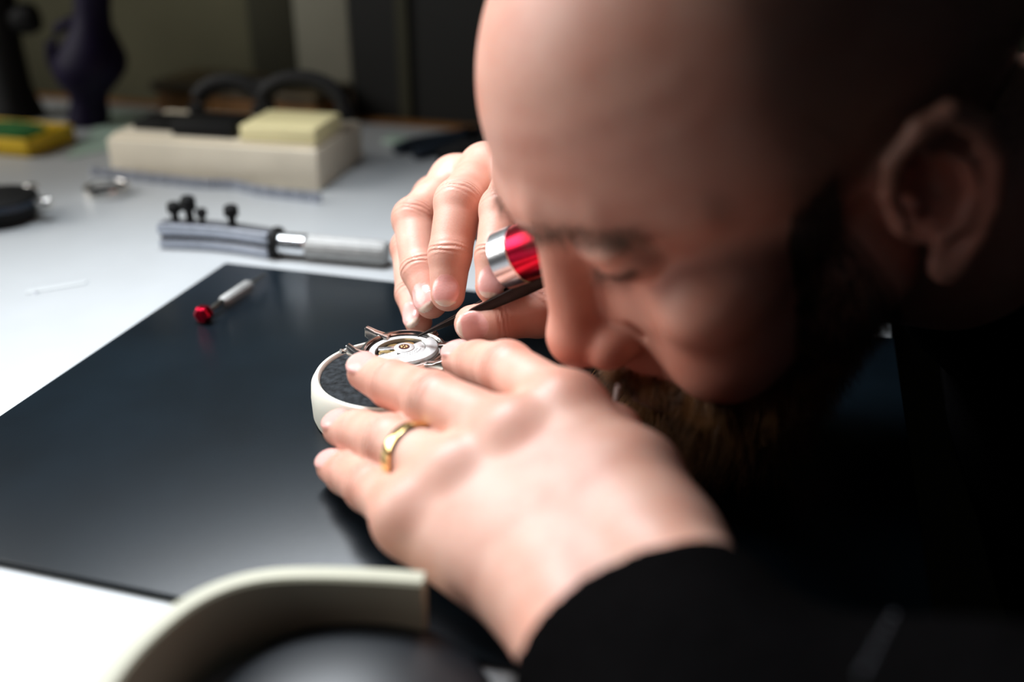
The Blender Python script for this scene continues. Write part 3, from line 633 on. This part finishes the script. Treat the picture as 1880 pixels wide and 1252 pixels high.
for i in range(9):
    r = ray(1585+i*8, 1235-i*15); t = .12          # walk along the line of sight to the sleeve's surface
    for _ in range(60): t += .7*float(jacket((CAM+r*t)[None]*1000)[0])/1000
    if not .1 < t < .5 or abs(float(jacket((CAM+r*t)[None]*1000)[0])) > 2: continue
    if zp is None:
        zm = MB(); zm.box((0, 0, 0), (.0022, .0009, .0008)); zp = q = zm.build('zipper_tooth', 'greyalu', jk, .0002)
    else: q = zp.copy(); COL.objects.link(q); q.parent = jk
    q.location = CAM+r*t; q.rotation_euler = (.3, .2, .9+.3*math.sin(i*3))

# hair as real strands
def strands(name, roots, nrm, length, radius, m, droop, jitter, curl, nseg=4, lab=None):
    n = len(roots); L_ = length*(.6+.6*np.random.rand(n)); dirs = nrm+droop+jitter*np.random.randn(n, 3); dirs /= np.linalg.norm(dirs, axis=1, keepdims=True)
    pts = [roots-nrm*.5]; d = dirs.copy(); cv = np.random.randn(n, 3)*curl
    for s in range(nseg):
        d = d+droop*.25+cv*(1 if s % 2 else -1)+.3*curl*np.random.randn(n, 3); d /= np.linalg.norm(d, axis=1, keepdims=True); pts.append(pts[-1]+d*(L_/nseg)[:, None]); pts[-1][:, 2] = np.maximum(pts[-1][:, 2], 4.2+3*np.random.rand(n))   # hair rests on the mat
    a = np.cross(dirs, np.array((.3, .5, .8))); a /= np.linalg.norm(a, axis=1, keepdims=True); b = np.cross(dirs, a); V = []
    for s in range(nseg+1):
        r = radius*(1-.8*s/nseg)
        for k in range(3):
            t = 2.094*k; V.append(pts[s]+r*(math.cos(t)*a+math.sin(t)*b))
    V = np.stack(V, 1); m_ = 3*(nseg+1); F = []
    for s in range(nseg):
        for k in range(3): F.append([s*3+k, s*3+(k+1) % 3, s*3+3+(k+1) % 3, s*3+3+k])
    F = (np.array(F)[None]+(np.arange(n)*m_)[:, None, None]).reshape(-1, 4)
    o = mesh_obj(name, V.reshape(-1, 3), F, m, parent=person); o['kind'] = 'stuff'
    if lab: o['label'] = lab
    return o
HW = h2w(HQ); HN = grad(head, HQ) @ RHD.T; yq = np.abs(HQ[:, 1]); xq, zq = HQ[:, 0], HQ[:, 2]
def pick(mask, n):
    i = np.nonzero(mask)[0]; return np.random.choice(i, n, replace=len(i) < n)
lips = (np.abs(zq+54) < 8) & (yq < 24) & (xq > 84)
bmask = (zq < beard_line(xq)) & (xq > 8) & (yq < 90) & ~lips & (zq > -112) & ((zq > -70) | (xq > 20)) & (xq < 101) & ~((xq < 14) & (zq > -40))
i = pick(bmask & (zq < -48), 9000); strands('beard', HW[i], HN[i], np.interp(xq[i], [20, 60, 85], [8, 18, 32]), .16, 'beard', np.array((-.12, -.05, -.55)), .28, .22, 5, 'reddish brown bushy beard')
i = pick(bmask & (zq >= -50) & (xq > 62), 2500); strands('moustache', HW[i], HN[i], 11, .14, 'beard', np.array((.2, -.05, -.5)), .3, .15, 3, 'reddish brown moustache')
i = pick(bmask & (zq >= -50) & (xq <= 62), 4500); strands('sideburn', HW[i], HN[i], 9, .13, 'hair', np.array((.2, .05, -.5)), .3, .12, 3, 'dark trimmed sideburns')
hm = (head_attrs(HQ)['stubble'] > .35) & (xq < 38) & (zq > -30) & (yq < 79)
i = pick(hm, 16000); strands('cropped_hair', HW[i], HN[i], 3.2, .10, 'hair', np.array((0, 0, 0.)), .35, .05, 2, 'short cropped dark hair on the sides of the head')
bm_ = (np.abs(zq-(44-.012*(yq-24)**2)) < 4.2) & (yq > 8) & (yq < 51) & (xq > 55)
i = pick(bm_, 800); strands('eyebrow', HW[i], HN[i], 8, .11, 'brow', RHD @ np.array((.0, 0, -.1))+np.array((.5, 0, 0)), .25, .08, 3, 'brown eyebrows')
lm = (np.abs(zq-20.2) < 1.6) & (yq > 20) & (yq < 44) & (xq > 76)
if lm.sum() > 10: i = pick(lm, 260); strands('eyelash', HW[i], HN[i], 7, .09, 'hair', RHD @ np.array((.3, 0, -.5)), .15, .06, 3, 'dark eyelashes')

# wedding ring on the ring finger of the near hand
ch = LH.f[2]; c = ch[0]*.36+ch[1]*.64; ax = (ch[1]-ch[0])/np.linalg.norm(ch[1]-ch[0]); pass
rg = MB(); rg.lathe([(.0122, -.0026), (.0129, -.0022), (.0132, 0), (.0129, .0022), (.0122, .0026), (.0118, .0)], 64, axis=ax, cap=False)
tag(rg.build('wedding_ring', 'gold', loc=c/1000), 'plain gold ring on a finger of the near hand', 'ring')
